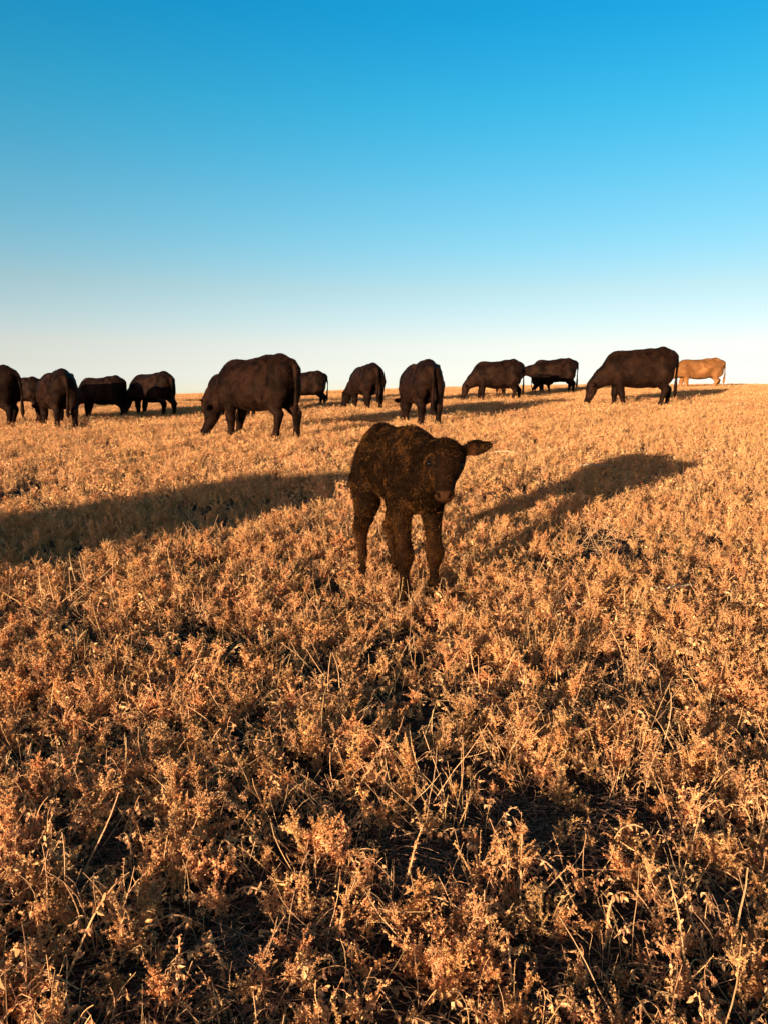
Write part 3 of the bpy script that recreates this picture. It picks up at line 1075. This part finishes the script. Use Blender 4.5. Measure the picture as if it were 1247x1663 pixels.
def vnoise(x, y, s, seed):
    """cheap smooth value noise 0..1"""
    r = np.random.default_rng(seed)
    G = r.random((64, 64))
    u, v = x / s + 31.7, y / s + 17.3
    i, j = np.floor(u).astype(int), np.floor(v).astype(int)
    fu, fv = u - i, v - j
    fu = fu * fu * (3 - 2 * fu); fv = fv * fv * (3 - 2 * fv)
    g = lambda a, b: G[a % 64, b % 64]
    return (g(i, j) * (1 - fu) + g(i + 1, j) * fu) * (1 - fv) + (g(i, j + 1) * (1 - fu) + g(i + 1, j + 1) * fu) * fv


BARE = [(.10, 1.72, .12), (.28, 1.36, .07), (-.36, 1.38, .08), (.86, 2.95, .10), (-.25, 1.47, .06), (.42, 1.9, .07), (-.72, 1.75, .07), (.75, 1.55, .07), (0.02, 1.12, .08)]


def scatter(y0, y1, per_m2, half, seed, thr):
    r = np.random.default_rng(seed)
    P = []
    ys_ = np.arange(y0, y1, .25)
    for yy in ys_:
        w = half(yy)
        n = r.poisson(2 * w * .25 * per_m2)
        P.append(np.stack([r.uniform(-w, w, n), r.uniform(yy, yy + .25, n)], -1))
    P = np.concatenate(P)
    d = .55 * vnoise(P[:, 0], P[:, 1], .42, seed) + .45 * vnoise(P[:, 0], P[:, 1], 1.3, seed + 1)
    keep = r.random(len(P)) < np.clip((d - thr) / .34, .06, 1)
    for bx, by, br in BARE:
        keep &= ((P[:, 0] - bx) ** 2 + (P[:, 1] - by) ** 2 > br ** 2 * r.uniform(.6, 1.3, len(P)))
    return P[keep], d[keep], r


parts_P, parts_k, parts_s, parts_r = [], [], [], []
all_meshes = protos["near"] + protos["mid"] + protos["far"]
n_near, n_mid, n_far = len(protos["near"]), len(protos["mid"]), len(protos["far"])


def push(P, k, s, r, tilt=.16):
    n = len(P)
    parts_P.append(np.stack([P[:, 0], P[:, 1], ground_z(P[:, 0], P[:, 1])], -1))
    parts_k.append(k); parts_s.append(s)
    parts_r.append(np.stack([r.normal(0, tilt, n), r.normal(0, tilt, n), r.uniform(0, 6.28, n)], -1))


P, d, r = scatter(.72, 6.2, 560, lambda y: 1.25 + .62 * max(y, 0), 11, .12)
kind = np.where(r.random(len(P)) < np.clip(.30 + .10 * (P[:, 1] - 1.4), .30, .50), r.integers(0, 7, len(P)), np.where(r.random(len(P)) < .80, r.integers(7, 13, len(P)), r.integers(13, 16, len(P))))
push(P, kind, (.46 + .36 * d) * r.uniform(.65, 1.3, len(P)), r, .26)
# stems trodden flat between the standing plants
P, d, r = scatter(.8, 6.2, 26, lambda y: 1.25 + .62 * max(y, 0), 16, .0)
push(P, r.integers(13, 16, len(P)), r.uniform(.6, 1.1, len(P)), r, .8)
P, d, r = scatter(6.2, 15, 150, lambda y: 2.2 + .62 * y, 12, .10)
push(P, n_near + r.integers(0, n_mid, len(P)), (.60 + .36 * d) * r.uniform(.7, 1.25, len(P)), r, .2)
P, d, r = scatter(15, 62, 13, lambda y: 4 + .62 * y, 13, .02)
push(P, n_near + n_mid + r.integers(0, n_far, len(P)), (.64 + .4 * d) * r.uniform(.8, 1.2, len(P)), r, .05)
P, d, r = scatter(7, 15, 5, lambda y: 3 + .62 * y, 14, .02)
push(P, n_near + n_mid + r.integers(0, n_far, len(P)), .7 * r.uniform(.8, 1.2, len(P)), r, .05)
s_ = np.concatenate(parts_s)
scatter_object("weed_cover", all_meshes, np.concatenate(parts_P), np.concatenate(parts_r), np.repeat(s_[:, None], 3, 1), np.concatenate(parts_k),
               "golden brown dried weeds covering the whole slope", "weeds")
print("weed instances", len(s_))

# straw litter on the soil
litter = []
for k in range(5):
    r = np.random.default_rng(300 + k)
    g = Geo()
    for q in range(34):
        a = r.uniform(0, 6.28); rr = .16 * math.sqrt(r.random())
        p = np.array([rr * math.cos(a), rr * math.sin(a), r.uniform(.002, .016)])
        az = r.uniform(0, 6.28)
        pts = curve_pts(p, (math.cos(az), math.sin(az), r.normal(0, .1)), r.uniform(.02, .13), 4, r, .35)
        pts[:, 2] = np.clip(pts[:, 2], .001, .03)
        g.tube(pts, r.uniform(.0006, .0013), .0005, cvar(np.array([.22, .092, .044]), r, .35), 3)
    litter.append(g.mesh("straw", M_STRAW))
r = np.random.default_rng(15)
n = 600
yy = r.uniform(.6, 6, n) ** 1.0
P = np.stack([r.uniform(-1, 1, n) * (1.4 + .6 * yy), yy], -1)
extra = np.concatenate([np.stack([r.normal(bx, br * .7, 14), r.normal(by, br * .7, 14)], -1) for bx, by, br in BARE])
P = np.concatenate([P, extra])
n = len(P)
scatter_object("straw_litter", litter, np.stack([P[:, 0], P[:, 1], ground_z(P[:, 0], P[:, 1])], -1),
               np.stack([np.zeros(n), np.zeros(n), r.uniform(0, 6.28, n)], -1), np.repeat(r.uniform(.7, 1.3, n)[:, None], 3, 1), r.integers(0, 5, n),
               "broken grey straw and stem litter lying on the dark soil", "litter")

for o in [q for q in COL.objects if q.name.startswith("cow") and q.get("label", "").startswith(("largest", "large black"))]:
    r = np.random.default_rng(77)
    g = Geo()
    n = 46
    z = r.uniform(.40, .98, n)
    P = np.stack([-1.0 + .02 * np.sin(z * 9) - .035 + r.normal(0, .016, n), r.normal(0, .028, n), z], -1)
    g.leaflets(P, r.normal(0, 1, P.shape), r.uniform(.010, .020, n), r.uniform(.005, .010, n), np.clip(PALE * r.uniform(.12, .5, (n, 1)), 0, 1), r)
    link("tail_seeds", g.mesh("tail_seeds", M_PLANT), o)["kind"] = "stuff"

# ------------------------------------------------------------------ single weeds that stand out in the foreground
LEAVES = []
for k in range(6):
    r = np.random.default_rng(400 + k)
    g = Geo()
    L = .0155
    g.leaf((0, 0, 0), (0, 0, -1), L, L * r.uniform(.4, .62), r.uniform(-.9, .9), cvar(GOLD * .55 + PALE * .45, r, .1), r)
    LEAVES.append(g.mesh("leaf", M_PLANT))
BRANCHES = []
for k in range(5):
    r = np.random.default_rng(430 + k)
    g = Geo()
    br = curve_pts((0, 0, 0), (0, 0, 1), .085, 5, r, .22)
    g.tube(br, .0013, .0007, cvar(STEM, r), 3)
    spike(g, br, r, .0036, .0085, cvar(GOLD * .75 + RUST * .25, r), .1, 2)
    BRANCHES.append(g.mesh("branch", M_PLANT))


def lone_weed(seed, x, y, lean, H, kind, label, hook=1.0, n=14):
    r = np.random.default_rng(seed)
    g = Geo()
    main = curve_pts((0, 0, -.02), (lean[0], lean[1], 1), H, 12, r, .16, hook)
    g.tube(main, .0030, .0013, cvar(PALE * .7 + STEM * .3, r, .08), 5)
    if kind == "spike":
        spike(g, main, r, .0034, .0085, cvar(GOLD * .8 + RUST * .2, r), .25, 2)
    o = link("dried_weed", g.mesh("dried_weed", M_PLANT, False), None, (x, y, float(ground_z(x, y))))
    tag(o, label, "weed", "weeds standing out in the foreground")
    for k in range(n):
        f = (.25 + .75 * (k + r.random()) / n) * (len(main) - 1)
        i = min(int(f), len(main) - 2)
        p = main[i] + (main[i + 1] - main[i]) * (f - i)
        if kind == "leafy":
            for q in range(int(r.integers(2, 5))):
                c = link("leaf", LEAVES[int(r.integers(0, 6))], o, Vector(p) + Vector(r.normal(0, .003, 3)))
                c.rotation_euler = (r.normal(0, .7), r.normal(0, .7), r.uniform(0, 6.28))
                c.scale = (r.uniform(.7, 1.3),) * 3
        elif kind == "bushy":
            c = link("branch", BRANCHES[int(r.integers(0, 5))], o, Vector(p))
            t = r.uniform(.4, 1.1)
            c.rotation_euler = (t, 0, r.uniform(0, 6.28))
            c.scale = (r.uniform(.5, 1.0) * (1.2 - .5 * f / len(main)),) * 3
    return o


LONE = [
    (-.63, 1.36, (.30, .15), .25, "leafy", "pale curving stalk with folded leaves at the bottom left corner", 1.4, 9),
    (-.72, 1.68, (.45, .2), .23, "bare", "straight bare stalk slanting right at the lower left", .1, 0),
    (-.60, 1.50, (.30, .1), .17, "leafy", "short hooked stalk with leaves hanging from its tip at lower left", 4.5, 7),
    (-.53, 1.48, (.65, .1), .20, "leafy", "leaning stalk tipped with a cluster of pale curled leaves at lower left", 2.2, 8),
    (-.40, 1.34, (.12, .1), .13, "spike", "short knobbly seed spike near the bottom left", .2, 0),
    (.24, 1.60, (-.50, .15), .19, "spike", "knobbly spike leaning left beside the bare patch at lower centre", .1, 0),
    (.30, 1.56, (.05, .15), .22, "bushy", "bushy golden sprig upright beside the bare patch at lower centre", .2, 13),
    (.44, 1.58, (-.55, .25), .27, "leafy", "long stalk arching left over dark soil at lower right of centre", 3.0, 8),
    (.25, 1.36, (-.10, .1), .16, "leafy", "drooping cluster of withered leaves at the bottom right of centre", 2.5, 12),
    (.60, 1.34, (-.20, .25), .24, "leafy", "tall pale stalk standing near the bottom right corner", .3, 8),
    (.70, 1.42, (.20, .2), .21, "bare", "bare pale stalk leaning right at the right edge near the bottom", .2, 0),
    (.67, 1.74, (-.15, .1), .21, "leafy", "hooked stalk with hanging leaves at right above the corner", 4.2, 9),
    (-.66, 1.33, (-.10, .1), .16, "leafy", "leafy stalk at the very left of the bottom edge", 1.0, 12),
    (.03, 1.60, (.35, .15), .20, "spike", "thin beaded stalk leaning right on the left rim of the bare patch", .4, 0),
    (-.31, 1.36, (-.05, .1), .15, "leafy", "stalk bent over with drooping leaves at the bottom left of centre", 4.0, 9),
    (-.21, 1.56, (-.40, .1), .20, "leafy", "pale stalk arching left across dark soil left of bottom centre", 2.6, 6),
    (-.10, 1.46, (.05, .1), .15, "bushy", "rusty bushy sprig just left of the bottom centre", .2, 10),
    (.46, 1.46, (.10, .1), .17, "leafy", "leafy bent stalk between the arching stalk and the bottom right corner", 3.2, 10),
]
for k, (x, y, lean, H, kind, label, hook, n) in enumerate(LONE):
    lone_weed(500 + k, x, y, lean, H, kind, label, hook, n)


# pale dry stalk pieces lying among the weeds
M_HUSK = mat_plant("pale_husk", var=.1, trans=.05)


def husk(seed, x, y, az, L, rad, bend, z, label):
    r = np.random.default_rng(seed)
    g = Geo()
    t = np.linspace(-.5, .5, 9)
    ca, sa = math.cos(az), math.sin(az)
    pts = np.stack([t * L * ca - bend * (t ** 2) * L * sa, t * L * sa + bend * (t ** 2) * L * ca, z + .25 * bend * L * (.25 - t ** 2) + r.normal(0, .004, 9)], -1)
    g.tube(pts, rad, rad * .6, np.array([.46, .30, .16]), 6)
    for s in (.3, .62):
        i = int(s * 8)
        g.tube(pts[i:i + 2] + np.array([0, 0, rad * .1]), rad * 1.35, rad * 1.1, np.array([.40, .25, .13]), 6)
    o = link("dry_stalk", g.mesh("dry_stalk", M_HUSK, True), None, (x, y, float(ground_z(x, y))))
    tag(o, label, "stalk", "pale stalk pieces lying in the weeds")


husk(1, 1.52, 9.45, 2.3, .34, .009, .5, .11, "pale curved stalk piece lying right of the calf's ear")
husk(2, .92, 3.62, -.35, .16, .007, -.5, .06, "short whitish stalk piece lying to the right of the calf's legs")
husk(3, 1.50, 3.75, .45, .26, .005, .9, .10, "long bent pale stalk lying in the weeds at far right of the calf's legs")
husk(4, 2.22, 8.05, .05, .36, .009, .2, .11, "pale stalk lying inside the calf's shadow")
husk(5, 7.6, 16.6, .3, .55, .012, .8, .12, "pale arched stalk in the weeds below the tan cow")
